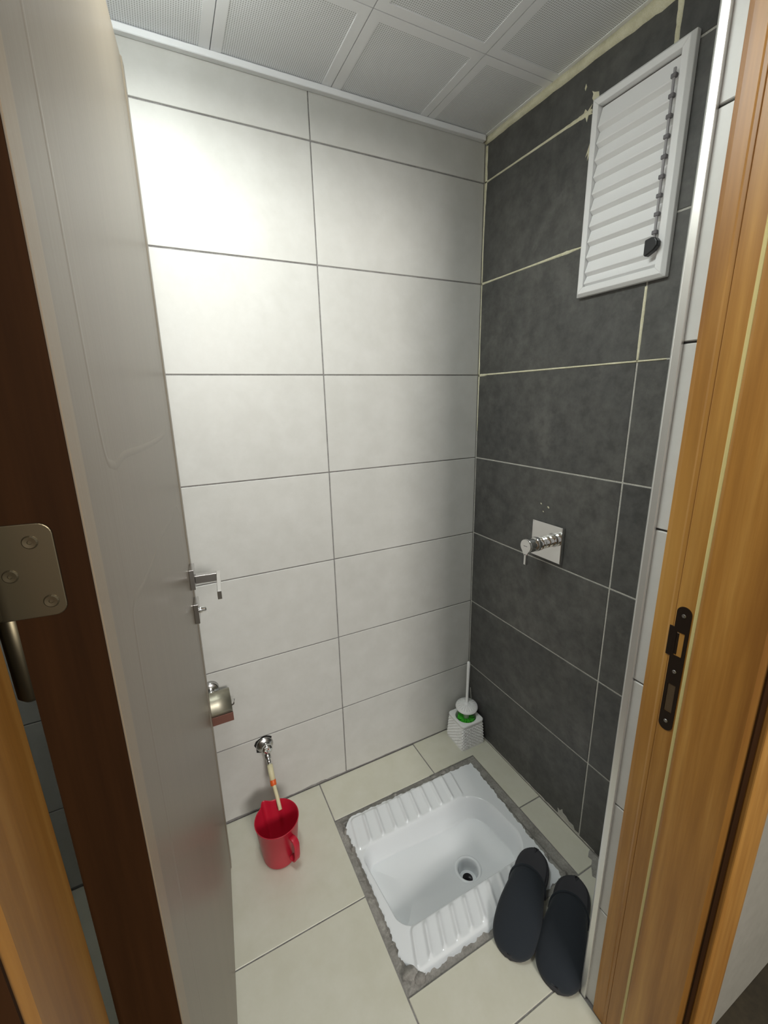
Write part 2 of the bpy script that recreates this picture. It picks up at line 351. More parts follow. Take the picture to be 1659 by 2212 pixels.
# ---------------------------------------------------------------- squat toilet
def sstep(a, b, x):
    t = max(0, min(1, (x-a)/(b-a))); return t*t*(3-2*t)
def rsdf(x, y, cx_, cy_, hx, hy, r):
    qx, qy = abs(x-cx_)-(hx-r), abs(y-cy_)-(hy-r)
    return math.hypot(max(qx, 0), max(qy, 0)) + min(max(qx, qy), 0) - r
DR = (-.346, -.462)
RIM = .010
def bowl_d(x, y):
    # the +x end is more rounded than the -x end
    k = (x+.42)/.24
    r = .045 + .042*max(0, min(1, k))
    xx = x + .015*(y+.44)/.12*(1 if x > -.42 else .7)
    return rsdf(xx, y, -.419, -.438, .2405, .1265, r)
def hgt(x, y):
    z = RIM
    d = bowl_d(x, y)
    # footrests with ridges
    fu = rsdf(x+.15*(-.20-y), y, -.445, -.253, .212, .056, .014)
    flo = rsdf(x+.36*(-.565-y), y, -.425, -.612, .205, .046, .014)
    if fu < .004:
        z += .0035*sstep(.004, -.006, fu); xk = (x + .15*(-.197-y) - (-.28))/.0468*1.0
        dd = (xk-round(xk))*.0468; z += .0065*math.exp(-(dd/.0062)**2)*sstep(.0, -.016, fu)
    if flo < .004:
        z += .0035*sstep(.004, -.006, flo); xk = (x + .36*(-.565-y) - (-.317))/.0443
        dd = (xk-round(xk))*.0443; z += .0065*math.exp(-(dd/.0075)**2)*sstep(.0, -.016, flo)
    if d < .004:
        rr = math.hypot(x-DR[0], y-DR[1])
        dep = .060 + .026*sstep(.26, .04, rr) + .012*(x+.66)/.48
        z = z*(1-sstep(.004, -.002, d)) + RIM*sstep(.004, -.002, d)
        wall = sstep(.003, -.019, d)
        z -= dep*wall + .010*sstep(-.02, -.09, d)
        if rr < .041: z -= .03*sstep(.041, .035, rr)
    return z
def wob(t, s): return .0016*math.sin(t*61+s)+.0012*math.sin(t*143+s*2)+.0004*math.sin(t*317+s*3)
NX, NY = 215, 190
pan_rows = []
for j in range(NY+1):
    v = j/NY; row = []
    for i in range(NX+1):
        u = i/NX
        y0 = -.668+wob(u, 1)+.055*max(0, 1-u/.075); y1 = -.184-.014*u+wob(u, 2)-.034*max(0, 1-u/.05)
        yy = y0+(y1-y0)*v
        x0 = -.684+.004*math.sin(v*3)+wob(v, 3); x1 = -.132-.018*(1-v)+wob(v, 4)+.0015*math.sin(v*37)
        row.append((x0+(x1-x0)*u, yy))
    pan_rows.append(row)
def region(x, y):
    if rsdf(x, y, -.45, -.252, .235, .060, .004) < 0 and bowl_d(x, y) > .007: return 1
    if rsdf(x, y, -.44, -.617, .235, .058, .004) < 0 and bowl_d(x, y) > .007: return 2
    return 0
pan = thing('squat_toilet', (-.41, -.43, 0), 'white ceramic squat toilet pan set flush in the tiled floor', 'toilet')
bms = [bmesh.new() for _ in range(3)]; vm = [{}, {}, {}]
def pv(k, i, j):
    if (i, j) not in vm[k]:
        x, y = pan_rows[j][i]; e = min(i, NX-i, j, NY-j); z = hgt(x, y)
        if e == 0: z = -.012
        elif e == 1: z -= .002
        vm[k][(i, j)] = bms[k].verts.new((x, y, z))
    return vm[k][(i, j)]
for j in range(NY):
    for i in range(NX):
        x = (pan_rows[j][i][0]+pan_rows[j+1][i+1][0])/2; y = (pan_rows[j][i][1]+pan_rows[j+1][i+1][1])/2
        k = region(x, y) if 1 < i < NX-2 and 1 < j < NY-2 else 0
        if math.hypot(x-DR[0], y-DR[1]) < .033: continue
        bms[k].faces.new((pv(k, i, j), pv(k, i+1, j), pv(k, i+1, j+1), pv(k, i, j+1)))
nrm = lambda x, y: Vector((-(hgt(x+.001, y)-hgt(x-.001, y))/.002, -(hgt(x, y+.001)-hgt(x, y-.001))/.002, 1)).normalized()
names = [('basin', None), ('footrest', 'ribbed footrest nearer the light back wall'), ('footrest', 'ribbed footrest nearer the doorway')]
for k in range(3):
    keys = [None]*len(vm[k])
    bms[k].verts.index_update(); bms[k].verts.ensure_lookup_table()
    for key, v in vm[k].items(): keys[v.index] = key
    o = link(names[k][0], bms[k], M_ceram, pan, smooth=True, label=names[k][1])
    # analytic normals keep the joints between the three pieces invisible
    nn = []
    for key in keys:
        i, j = key; x, y = pan_rows[j][i]; n_ = nrm(x, y); nn.append(tuple(n_))
    if o.data.polygons and o.data.polygons[0].normal.z < 0: o.data.flip_normals()
    o.data.normals_split_custom_set_from_vertices(nn)
bm = bmesh.new(); zr = hgt(DR[0]+.046, DR[1])
tp = [(.031, -.05), (.031, zr*0-.002), (.033, .003), (.037, .0042), (.041, .0025), (.043, -.003)]
lathe(bm, [(.0300, -.046), (.0330, -.010), (.0345, .002), (.0375, .0052), (.0420, .0050), (.0455, .0015), (.0470, -.004)], (DR[0], DR[1], zr), n=48); link('drain_ring', bm, M_ceram, pan, smooth=True)
bm = bmesh.new(); lathe(bm, [(0, 0), (.036, 0), (.036, .003), (.0, .003)], (DR[0], DR[1], zr-.047), n=32); link('trap', bm, M_ceram, pan, smooth=False)
bm = bmesh.new(); lathe(bm, [(0, 0), (.017, 0), (.017, .001), (0, .001)], (DR[0]+.002, DR[1]+.003, zr-.0440), n=24); link('trap_opening', bm, M_water, pan)
# cement bed around the pan (part of the floor), ragged inner edge
bm = bmesh.new()
def ring_pt(t, inner, z):
    # perimeter parametrised 0..4
    s = int(t) % 4; f = t-int(t)
    X0, X1, Y0, Y1 = (PX0-.001, PX1+.001, PY0-.001, PY1+.001) if not inner else (-.674, -.148, -.657, -.199)
    c = [(X0, Y0), (X1, Y0), (X1, Y1), (X0, Y1)]; a, b = c[s], c[(s+1) % 4]
    x, y = a[0]+(b[0]-a[0])*f, a[1]+(b[1]-a[1])*f
    return x, y, z
NR = 240; R_ = []
for k in range(NR):
    t = 4*k/NR; o_ = ring_pt(t, False, -.004); i_ = ring_pt(t, True, 0); row = [o_]
    j1 = random.uniform(-.0022, .0022)
    for f, z in ((.35, -.0035), (.62, -.002), (.80, .004)):
        row.append((o_[0]+(i_[0]-o_[0])*(f+j1*3), o_[1]+(i_[1]-o_[1])*(f+j1*3), z+random.uniform(-.0012, .0012)))
    row.append((i_[0], i_[1], -.006)); row.append((i_[0], i_[1], -.03)); row.append((o_[0], o_[1], -.03))
    R_.append([bm.verts.new(p) for p in row])
for k in range(NR):
    a, b = R_[k], R_[(k+1) % NR]
    for c in range(7): bm.faces.new((a[c], a[(c+1) % 7], b[(c+1) % 7], b[c]))
link('cement_bed', bm, M_cement, fl, label='grey cement joint around the squat pan')
def chip(cx_, cy_, r, seed, m=M_cement, z=.0115):
    rnd = random.Random(seed); n = 14
    bm = bmesh.new(); poly = []
    for k in range(n):
        t = 2*math.pi*k/n; rr = r*rnd.uniform(.65, 1.1); poly.append((cx_+math.cos(t)*rr*1.3, cy_+math.sin(t)*rr))
    top = [bm.verts.new((x, y, z-.004)) for x, y in poly]; c = bm.verts.new((cx_, cy_, z)); bot = [bm.verts.new((x, y, -.01)) for x, y in poly]
    for k in range(n):
        k2 = (k+1) % n; bm.faces.new((top[k], top[k2], c)); bm.faces.new((bot[k], bot[k2], top[k2], top[k]))
    return link('cement_lump', bm, m, fl, smooth=True)
chip(-.672, -.648, .020, 1); chip(-.658, -.664, .014, 6); chip(-.150, -.664, .016, 2); chip(-.255, -.186, .011, 3); chip(-.30, -.185, .009, 4); chip(-.215, -.188, .011, 5)
for x, y, r, sd in ((-.136, -.33, .006, 7), (-.145, -.50, .007, 8), (-.146, -.53, .008, 9), (-.149, -.60, .008, 10), (-.682, -.225, .008, 11), (-.683, -.29, .006, 12), (-.47, -.184, .007, 13), (-.142, -.42, .006, 14)):
    chip(x, y, r, sd)

# ---------------------------------------------------------------- louvred vent on the dark wall
vent = thing('louvre_vent', (0, -.535, 1.89), 'white louvred ventilation shutter high on the dark wall', 'vent')
VY0, VY1, VZ0, VZ1 = -.650, -.417, 1.674, 2.112; FWD = .022
def member(pts):    # mitred frame member from outer pair to inner pair
    bm = bmesh.new(); (oa, ob, ib, ia) = pts
    prof = [(0, 0), (0, .012), (.35, .020), (1, .020), (1, 0)]       # (towards inner, height)
    A = [bm.verts.new((-h-.0005, oa[0]+(ia[0]-oa[0])*t, oa[1]+(ia[1]-oa[1])*t)) for t, h in prof]
    Bv = [bm.verts.new((-h-.0005, ob[0]+(ib[0]-ob[0])*t, ob[1]+(ib[1]-ob[1])*t)) for t, h in prof]
    n = len(prof); bm.faces.new(A); bm.faces.new(Bv[::-1])
    for k in range(n): bm.faces.new((A[k], Bv[k], Bv[(k+1) % n], A[(k+1) % n]))
    return bm
oc = [(VY0, VZ0), (VY1, VZ0), (VY1, VZ1), (VY0, VZ1)]; ic = [(VY0+FWD, VZ0+FWD), (VY1-FWD, VZ0+FWD), (VY1-FWD, VZ1-FWD), (VY0+FWD, VZ1-FWD)]
for k in range(4): bev_mod(link('frame_member', member((oc[k], oc[(k+1) % 4], ic[(k+1) % 4], ic[k])), M_pvc, vent), .0012, 2)
link('back_plate', B((-.0025, VY0+.01, VZ0+.01), (-.0006, VY1-.01, VZ1-.01)), M_greyp, vent)
sy0, sy1 = VY0+FWD+.0006, VY1-FWD-.0006
zt = [2.086, 2.040, 2.006, 1.971, 1.936, 1.900, 1.864, 1.829, 1.794, 1.759, 1.724, 1.698]
def slat(z1, z0):
    h = z1-z0; bm = bmesh.new()
    prof = [(-.0055, z1+.002), (-.0175, z0+.007), (-.0175, z0+.005), (-.0080, z0-.003), (-.0065, z0-.003), (-.0155, z0+.0055), (-.0155, z0+.0065), (-.004, z1+.002)]
    prism(bm, prof, lambda x, z: (x, sy0, z), lambda x, z: (x, sy1, z)); return bm
for k in range(len(zt)-1): bev_mod(link('slat', slat(zt[k] if k else zt[0]-.001, zt[k+1]), M_pvc, vent), .0005, 1)
link('control_rod', B((-.0245, -.6225, 1.735), (-.0205, -.6175, 2.062), .0006), M_rod, vent)
clm = None
for k in range(1, 10):
    z = zt[k]+.008
    if clm is None:
        clm = link('rod_clip', B((-.0265, -.6255, z-.004), (-.0178, -.6145, z+.004), .001), M_greyp, vent); zc0 = z
    else:
        c = clm.copy(); COL.objects.link(c); c.parent = vent; c.location = (0, 0, z-zc0)
bm = bmesh.new(); prism(bm, [(-.6075, 1.7535), (-.6075, 1.7235), (-.6120, 1.7195), (-.630, 1.7285), (-.6365, 1.7365), (-.6365, 1.7455), (-.631, 1.7535), (-.622, 1.756)], lambda y, z: (-.036, y, z), lambda y, z: (-.0215, y, z))
bev_mod(link('knob', bm, M_blackp, vent, label='black D-shaped operating knob'), .0025, 3)

# ---------------------------------------------------------------- concealed mixer on the dark wall
mix_ = thing('shower_mixer', (0, -.38, .975), 'chrome square-plate shower mixer with a lever on the dark wall', 'faucet')
bev_mod(link('wall_plate', B((-.013, -.4395, .9165), (-.0008, -.3185, 1.0345)), M_chrome, mix_), .002, 3)
ax = (-1, 0, 0); c0 = (-.012, -.3795, .9750)
bm = bmesh.new(); lathe(bm, [(0, 0), (.0205, 0), (.0205, .018), (.0195, .019), (.0195, .030)], c0, ax, 40); bev_mod(link('sleeve', bm, M_chrome, mix_, smooth=True), .0006, 2)
bm = bmesh.new(); lathe(bm, [(0, .030), (.0225, .030), (.0232, .032), (.0232, .050), (.0225, .0515), (0, .0515)], c0, ax, 40); bev_mod(link('collar', bm, M_chrome, mix_, smooth=True), .0006, 2, 50)
bm = bmesh.new(); lathe(bm, [(0, .0525), (.0215, .0525), (.0222, .054), (.0222, .082), (.0212, .084), (0, .084)], c0, ax, 40)
hd = bev_mod(link('handle', bm, M_chrome, mix_, smooth=True), .0006, 2, 50); ORG[hd.name] = ORG[mix_.name].copy()
# lever: thin blade hanging from the cap
bm = bmesh.new(); X0 = -.0965
poly = [(.0215*math.cos(t), .0215*math.sin(t)) for t in [math.radians(a) for a in range(-48, 229, 12)]] + [(-.0100, -.0235), (-.0050, -.030), (.0050, -.030), (.0100, -.0235)]
prism(bm, poly, lambda y, z: (X0, c0[1]+y, c0[2]+z), lambda y, z: (X0-.0035, c0[1]+y, c0[2]+z))
lv = bev_mod(link('lever_cap', bm, M_chrome, hd), .001, 2)
bm = bmesh.new(); prism(bm, [(X0-.0035, -.026), (X0-.0035, -.060), (X0-.001, -.063), (X0+.006, -.062), (X0+.008, -.058), (X0+.004, -.032), (X0, -.026)], lambda x, z: (x, c0[1]-.0042, c0[2]+z), lambda x, z: (x, c0[1]+.0042, c0[2]+z))
bev_mod(link('lever', bm, M_chrome, hd), .001, 2)
bm = bmesh.new()
for y, wd in ((-.0055, .003), (-.0015, .0035), (.0030, .003), (.0065, .0022)):
    box(bm, (X0-.0037, c0[1]+y-wd/2, c0[2]-.0010), (X0-.0033, c0[1]+y+wd/2, c0[2]+.0010))
link('engraving', bm, M_chrome2, hd)
bpy.data.objects['engraving'].data.materials[0] = mat('engraved mark', (.15, .14, .15), .4, .5)

# ---------------------------------------------------------------- toilet brush set
bs = thing('brush_holder', (-.0700, -.0775, 0), 'white woven-look square toilet brush holder in the corner', 'holder')
bm = bmesh.new(); cx0, cy0 = -.0700, -.0775
def rrect(h, r, n=6):
    P = []
    for qx, qy, a0 in ((1, 1, 0), (-1, 1, 90), (-1, -1, 180), (1, -1, 270)):
        for k in range(n+1):
            t = math.radians(a0+90*k/n); P.append((qx*(h-r)+r*math.cos(t), qy*(h-r)+r*math.sin(t)))
    return P
def dens(P, m_=6):     # subdivide straight sides so that the weave has columns
    out = []; n = len(P)
    for i in range(n):
        a, b = P[i], P[(i+1) % n]; L = math.hypot(b[0]-a[0], b[1]-a[1]); k = max(1, int(L/.0045))
        for s in range(k): out.append((a[0]+(b[0]-a[0])*s/k, a[1]+(b[1]-a[1])*s/k))
    return out
levels = []; HB = .113; nz = 32
for k in range(nz+1):
    z = HB*k/nz; h = .0580-.0062*(k/nz); base = dens(rrect(.0575, .012))
    ring = []
    for idx, (x, y) in enumerate(base):
        s = h/.0575; r_ = 1
        if .006 < z < .102:
            r_ = 1 + .045*(1 if ((idx//2)+(k//2)) % 2 else -1)*(1 if k % 2 else .3)
        ring.append(bm.verts.new((cx0+x*s*r_, cy0+y*s*r_, z)))
    levels.append(ring)
for a, b in zip(levels, levels[1:]):
    n = len(a)
    for k in range(n): bm.faces.new((a[k], a[(k+1) % n], b[(k+1) % n], b[k]))
bm.faces.new(levels[0][::-1]); link('basket', bm, M_plastic, bs)
bm = bmesh.new(); base = dens(rrect(.0545, .014, 8)); n = len(base)
def rim(sc, z): return [bm.verts.new((cx0+x*sc, cy0+y*sc, z)) for x, y in base]
def circ(r, z): return [bm.verts.new((cx0+r*x/math.hypot(x, y), cy0+r*y/math.hypot(x, y), z)) for x, y in base]
R = [rim(.93, .106), rim(1.0, .107), rim(1.0, .1135), rim(.97, .1155), circ(.0445, .1150), circ(.0425, .113), circ(.041, .06), circ(.040, .012)]
for a, b in zip(R, R[1:]):
    for k in range(n): bm.faces.new((a[k], a[(k+1) % n], b[(k+1) % n], b[k]))
bm.faces.new(R[-1]); link('rim', bm, M_plastic, bs, smooth=True)
bev_mod(bpy.data.objects['rim'], .0008, 2, 40)
tb = thing('toilet_brush', (-.0700, -.0775, .013), 'toilet brush with white handle and green bristles in its holder', 'brush')
P0 = Vector((-.0700, -.0790, .055)); DD = None; P1 = Vector((-.0285, -.0340, .338)); D = (P1-P0).normalized()
DT = (D+Vector((-.22, -.26, 0))).normalized()
def pz(z): return P0 + D*((z-P0.z)/D.z)
bm = bmesh.new(); tube(bm, [pz(.09), pz(.16), pz(.22), pz(.30), pz(.326), pz(.334), pz(.338)], [.0062, .0055, .0058, .0068, .0070, .0060, .0028], 16)
link('handle', bm, M_plastic, tb, smooth=True)
bm = bmesh.new(); lathe(bm, [(0, .017), (.007, .016), (.010, .011), (.022, .008), (.040, .002), (.0465, -.003), (.0470, -.005), (.044, -.005), (.02, .002), (0, .004)], pz(.150), DT, 48, f=lambda r, h, t: r)
dk = link('splash_disc', bm, M_plastic, tb, smooth=True)
# raised flutes on the disc
bm = bmesh.new(); d_, x_, y_ = basis(DT); c_ = pz(.150)
for k in range(20):
    t = 2*math.pi*k/20; e = x_*math.cos(t)+y_*math.sin(t); tube(bm, [c_+d_*.0105+e*.012, c_+d_*.0082+e*.022, c_+d_*.0030+e*.0385], [.0012, .0016, .0010], 6)
link('flutes', bm, M_plastic, tb, smooth=True)
bm = bmesh.new(); lathe(bm, [(0, 0), (.0115, 0), (.0115, .05), (.0085, .062), (0, .062)], (pz(.085)), D, 20); link('neck', bm, M_plastic, tb, smooth=True)
bm = bmesh.new(); rnd = random.Random(3)
for k in range(600):
    t = rnd.uniform(0, 6.283); zz = rnd.uniform(.03, .100); c = pz(zz); r = rnd.uniform(.030, .0385)
    e = Vector((math.cos(t), math.sin(t), rnd.uniform(-.05, .35))).normalized(); q = c+e*r
    hx, hy = q.x-cx0, q.y-cy0; hr = math.hypot(hx, hy)
    if hr > .0385: q.x = cx0+hx/hr*.0385; q.y = cy0+hy/hr*.0385
    tube(bm, [c, q], [.0012, .0024], 4)
link('bristles', bm, M_green, tb, kind='stuff', label='bright green bristles')

# ---------------------------------------------------------------- red jug
JC = Vector((-.898, -.190, 0)); jug = thing('measuring_jug', JC, 'red plastic jug with spout and handle on the floor under the hose', 'jug')
TS = math.atan2(.085, -.030)
d_, jx, jy = basis((0, 0, 1))
def jf(r, h, t):
    v = jx*math.cos(t)+jy*math.sin(t); a = math.atan2(v.y, v.x); da = (a-TS+math.pi) % (2*math.pi)-math.pi
    k = sstep(.085, .148, h); w_ = r
    if k > 0: w_ = r + .017*k*math.exp(-(da/.17)**2)
    return w_
bm = bmesh.new()
lathe(bm, [(0, .001), (.046, .001), (.0515, .003), (.0535, .008), (.0675, .146), (.0690, .1475), (.0690, .149), (.0672, .149), (.0655, .146), (.0512, .009), (.048, .0045), (0, .0045)], JC, n=96, f=jf)
# denser vertical rings for the spout
link('vessel', bm, M_red, jug, smooth=True)
bev_mod(bpy.data.objects['vessel'], .0008, 2, 50)
hd_ = Vector((-math.cos(TS), -math.sin(TS), 0)); hd_ = Vector((.44, -.90, 0)).normalized(); sd = Vector((-hd_.y, hd_.x, 0))
bm = bmesh.new(); pts = []
for r, z in ((.0640, .118), (.074, .121), (.0835, .117), (.0885, .106), (.0885, .085), (.087, .062), (.084, .046), (.077, .036), (.068, .034), (.057, .038)): pts.append(JC+hd_*r+Vector((0, 0, z)))
rings = []
for i, p_ in enumerate(pts):
    a = pts[max(0, i-1)]; b = pts[min(len(pts)-1, i+1)]; t_ = (b-a).normalized(); nrm_ = t_.cross(sd).normalized()
    rings.append([bm.verts.new(p_+sd*.0095*sx_+nrm_*.0032*sy_) for sx_, sy_ in ((-1, -1), (1, -1), (1, 1), (-1, 1))])
for a, b in zip(rings, rings[1:]):
    for k in range(4): bm.faces.new((a[k], a[(k+1) % 4], b[(k+1) % 4], b[k]))
bm.faces.new(rings[0][::-1]); bm.faces.new(rings[-1])
o = link('handle', bm, M_red, jug, smooth=True); bev_mod(o, .0018, 2, 40)

# ---------------------------------------------------------------- angle valve and hose
va = thing('angle_valve', (-.886, 0, .268), 'chrome angle valve low on the light wall above the jug', 'valve')
VC = Vector((-.886, 0, .268))
blob(wb, 'pipe_hole', [(-.915, .262), (-.921, .276), (-.914, .290), (-.902, .296), (-.885, .301), (-.868, .297), (-.859, .290), (-.87, .25), (-.90, .238), (-.915, .244)], M_hole, fbk, thick=.0006, label='dark broken edge round the pipe')
bm = bmesh.new(); lathe(bm, [(0, .0010), (.029, .0010), (.0295, .003), (.026, .008), (.015, .012), (.012, .014), (0, .014)], VC, (0, -1, 0), 32); link('rosette', bm, M_chrome2, va, smooth=True)
bm = bmesh.new(); lathe(bm, [(0, .01), (.0105, .01), (.0105, .026), (0, .026)], VC, (0, -1, 0), 24); link('body', bm, M_chrome2, va, smooth=True)
kd = Vector((.10, -1, .16)).normalized()
bm = bmesh.new(); lathe(bm, [(0, .022), (.0155, .022), (.0175, .024), (.0180, .034), (.0165, .039), (.010, .0415), (.0045, .042), (.003, .041), (0, .041)], VC, kd, 32, f=lambda r, h, t: r*(1+(.03*math.cos(8*t) if r > .015 else 0))); link('knob', bm, M_chrome, va, smooth=True)
bm = bmesh.new(); tube(bm, [VC+Vector((0, -.014, .002)), VC+Vector((0, -.022, -.010)), VC+Vector((.001, -.034, -.016)), VC+Vector((.002, -.046, -.022))], [.010, .0115, .0105, .0095], 20); link('elbow', bm, M_chrome2, va, smooth=True)
H0 = VC+Vector((.002, -.044, -.020)); H1 = Vector((-.883, -.062, .200))
bm = bmesh.new(); tube(bm, [H0, H0+Vector((.0005, -.006, -.016)), H0+Vector((.001, -.010, -.030))], [.0072, .0072, .0066], 18); link('nozzle', bm, M_chrome, va, smooth=True)
ho = thing('rubber_hose', (-.883, -.056, .205), 'short cream rubber hose hanging from the valve into the red jug', 'hose')
h0 = H0+Vector((.0008, -.009, -.022)); h1 = Vector((-.883, -.088, .184)); h2 = Vector((-.8805, -.122, .160)); h3 = Vector((-.8785, -.150, .128))
bm = bmesh.new(); tube(bm, [h0, h0.lerp(h1, .5)+Vector((0, .002, 0)), h1], [.0092, .0092, .0090], 20); link('sleeve', bm, M_hose, ho, smooth=True)
bm = bmesh.new(); tube(bm, [h1-Vector((0, -.004, -.007)), h1+Vector((0, -.0045, -.0075))], [.0100, .0100], 20); bev_mod(link('clamp_ring', bm, M_orange, ho, smooth=True, label='orange plastic ring'), .0008, 2, 50)
bm = bmesh.new(); tube(bm, [h1, h1.lerp(h2, .5), h2, h2.lerp(h3, .5)+Vector((0, .001, 0)), h3], .0062, 18); bev_mod(link('tube', bm, M_hose, ho, smooth=True), .0004, 1, 50)

# ---------------------------------------------------------------- paper holder behind the door edge
ph = thing('paper_holder', (-1.03, 0, .50), 'chrome toilet roll holder on the light wall, half hidden by the door', 'holder')
bm = bmesh.new(); lathe(bm, [(0, .0010), (.026, .0010), (.026, .010), (.022, .016), (0, .016)], (-1.030, 0, .548), (0, -1, 0), 32); link('rosette', bm, M_chrome2, ph, smooth=True)
bm = bmesh.new(); lathe(bm, [(0, .014), (.010, .014), (.010, .040), (0, .040)], (-1.030, 0, .548), (0, -1, 0), 20); link('post', bm, M_chrome, ph, smooth=True)
bm = bmesh.new(); xs0, xs1 = -1.125, -.978
prof = [(-.026, .545), (-.034, .556), (-.048, .561), (-.062, .558), (-.074, .549), (-.083, .535), (-.088, .520), (-.090, .505)]
a = [[bm.verts.new((x, y, z)) for y, z in prof] for x in (xs0, -1.06, -1.02, xs1)]
for i in range(3):
    for k in range(len(prof)-1): bm.faces.new((a[i][k], a[i][k+1], a[i+1][k+1], a[i+1][k]))
o = link('cover', bm, M_dull, ph, smooth=True); sm = o.modifiers.new('solid', 'SOLIDIFY'); sm.thickness = .0015
link('cover_lip', B((-1.125, -.0925, .477), (-.9775, -.0895, .506), .0008), M_lip, ph)
bm = bmesh.new(); tube(bm, [(-1.030, -.036, .540), (-1.030, -.038, .505), (-1.020, -.040, .496), (-.978, -.042, .494), (-.970, -.043, .498), (-.966, -.044, .516)], .0028, 12); link('roll_arm', bm, M_chrome, ph, smooth=True)

# ---------------------------------------------------------------- slippers
def slipper(name, heel, toe, left, label, z0=0, pitch=0):
    h = Vector((*heel, 0)); t = Vector((*toe, 0)); L = (t-h).length; d = (t-h).normalized(); s = Vector((-d.y, d.x, 0))*(1 if left else -1)
    ang = math.atan2(d.y, d.x)
    root = thing(name, (h.x, h.y, z0), label, 'slipper', rot=(0, pitch, ang)); root.rotation_mode = 'XYZ'
    sg = 1 if left else -1
    def W(u):     # half widths (outer, inner) along the length 0 heel..1 toe
        e = math.sqrt(max(0, 1-((u-.5)/.5)**4*abs((u-.5)/.5)**1.0))
        base = .0455+.0075*sstep(.30, .70, u)-.0035*math.exp(-((u-.40)/.14)**2)
        return base*e*1.10+.004*e, base*e*1.00+.003*e
    n = 26; us = [.5-.5*math.cos(math.pi*i/n) for i in range(n+1)]
    def outline(g=0):
        P = []
        for u in us[1:-1]: P.append((u*L, W(u)[0]+g))
        P.append((L+g, .004*sg*0))
        for u in us[1:-1][::-1]: P.append((u*L, -W(u)[1]-g))
        P.append((0-g, 0)); return P
    def loft(bm, layers):
        R = []
        for g, z in layers:
            R.append([bm.verts.new((x, y*sg, z + .010*sstep(.75, 1, x/L)*0)) for x, y in outline(g)])
        for a_, b_ in zip(R, R[1:]):
            m_ = len(a_)
            for k in range(m_): bm.faces.new((a_[k], a_[(k+1) % m_], b_[(k+1) % m_], b_[k]))
        bm.faces.new(R[0][::-1]); bm.faces.new(R[-1])
    bm = bmesh.new(); loft(bm, [(-.006, 0), (-.001, .003), (0, .009), (-.001, .014), (-.005, .0165)]); link('sole', bm, M_insole, root, smooth=True, world=False)
    bev_mod(bpy.data.objects[[o.name for o in root.children if o.name.startswith('sole')][-1]], .001, 1, 50)
    bm = bmesh.new(); loft(bm, [(-.007, .0155), (-.0065, .020), (-.010, .0215), (-.018, .0200)]); link('insole', bm, M_insole, root, smooth=True, world=False)
    # padded upper
    bm = bmesh.new(); u0 = .37; nu, na = 22, 18; outer = []
    for i in range(nu+1):
        f = i/nu; u = u0+(1.0-u0)*(1-(1-f)**1.35)
        wo, wi = W(min(u, .9995)); hh = (.056-.012*sstep(u0, .8, u))*math.sqrt(max(0, 1-max(0, (u-.60)/.405)**2.6)) 
        row = []
        for k in range(na+1):
            a_ = math.pi*k/na; cc, ss = math.cos(a_), math.sin(a_)
            y = (wo+.003)*cc if cc > 0 else (wi+.003)*cc
            # opening bows back toward the heel over the instep
            xx = u*L + (1-f)*(.012-.030*ss)
            row.append((min(xx, L+.002), y*sg*(1 if abs(cc) < .98 else .99), .010+max(.004, hh)*ss**.75))
        outer.append(row)
    V = [[bm.verts.new(p_) for p_ in row] for row in outer]
    for i in range(nu):
        for k in range(na): bm.faces.new((V[i][k], V[i+1][k], V[i+1][k+1], V[i][k+1]))
    bmesh.ops.remove_doubles(bm, verts=bm.verts, dist=1e-4)
    up_ = link('upper', bm, M_felt, root, smooth=True, world=False)
    m_ = up_.modifiers.new('solid', 'SOLIDIFY'); m_.thickness = .005; m_.offset = -1
    m_ = up_.modifiers.new('subd', 'SUBSURF'); m_.levels = 1; m_.render_levels = 1
    # stitched binding round the opening
    bm = bmesh.new(); tube(bm, [Vector(p_)+Vector((-.0005, 0, 0)) for p_ in outer[0]], .0036, 8); link('binding', bm, M_felt, root, smooth=True, world=False)
    return root
slipper('slipper', (-.180, -.587), (-.436, -.739), True, 'left black felt slipper, its heel on the white pan', .028, math.radians(5.2))
slipper('slipper', (-.120, -.692), (-.377, -.843), False, 'right black felt slipper, next to the metal corner strip', .0003, 0)

# ---------------------------------------------------------------- door frame
tf = thing('trim_4', (-.755, -.97, 0), 'orange wooden door frame around the doorway', 'door frame', kind='structure')
HT = 2.095
def vpr(name, poly, z0, z1, m, label=None, bev=.0012):
    bm = bmesh.new(); prism(bm, poly, lambda x, y: (x, y, z0), lambda x, y: (x, y, z1)); o = link(name, bm, m, tf, label=label)
    if bev: bev_mod(o, bev, 2)
    return o
mir = lambda P: [(-1.4925-x, y) for x, y in P]
mir2 = lambda P: [(-1.5065-x, y) for x, y in P]      # mirror about the middle of the opening
casing = [(-.3142, -.9055), (-.3200, -.9045), (-.3215, -.912), (-.3215, -.930), (-.3240, -.934), (-.3240, -.940), (-.3142, -.940)]
rebate = [(-.3135, -.9405), (-.3250, -.9405), (-.3250, -.9790), (-.3135, -.9790)]
jamb = [(-.3125, -.9795), (-.3380, -.9795), (-.3395, -.984), (-.3395, -1.066), (-.3360, -1.0745), (-.3125, -1.0745)]
arch = [(-.3190, -1.0765), (-.3185, -1.0845), (-.3140, -1.0875), (-.255, -1.0885), (-.232, -1.0840), (-.2300, -1.0525), (-.3125, -1.0525), (-.3125, -1.0765)]
seal = [(-.3255, -.9705), (-.3305, -.9710), (-.3345, -.9740), (-.3350, -.9785), (-.3255, -.9785)]
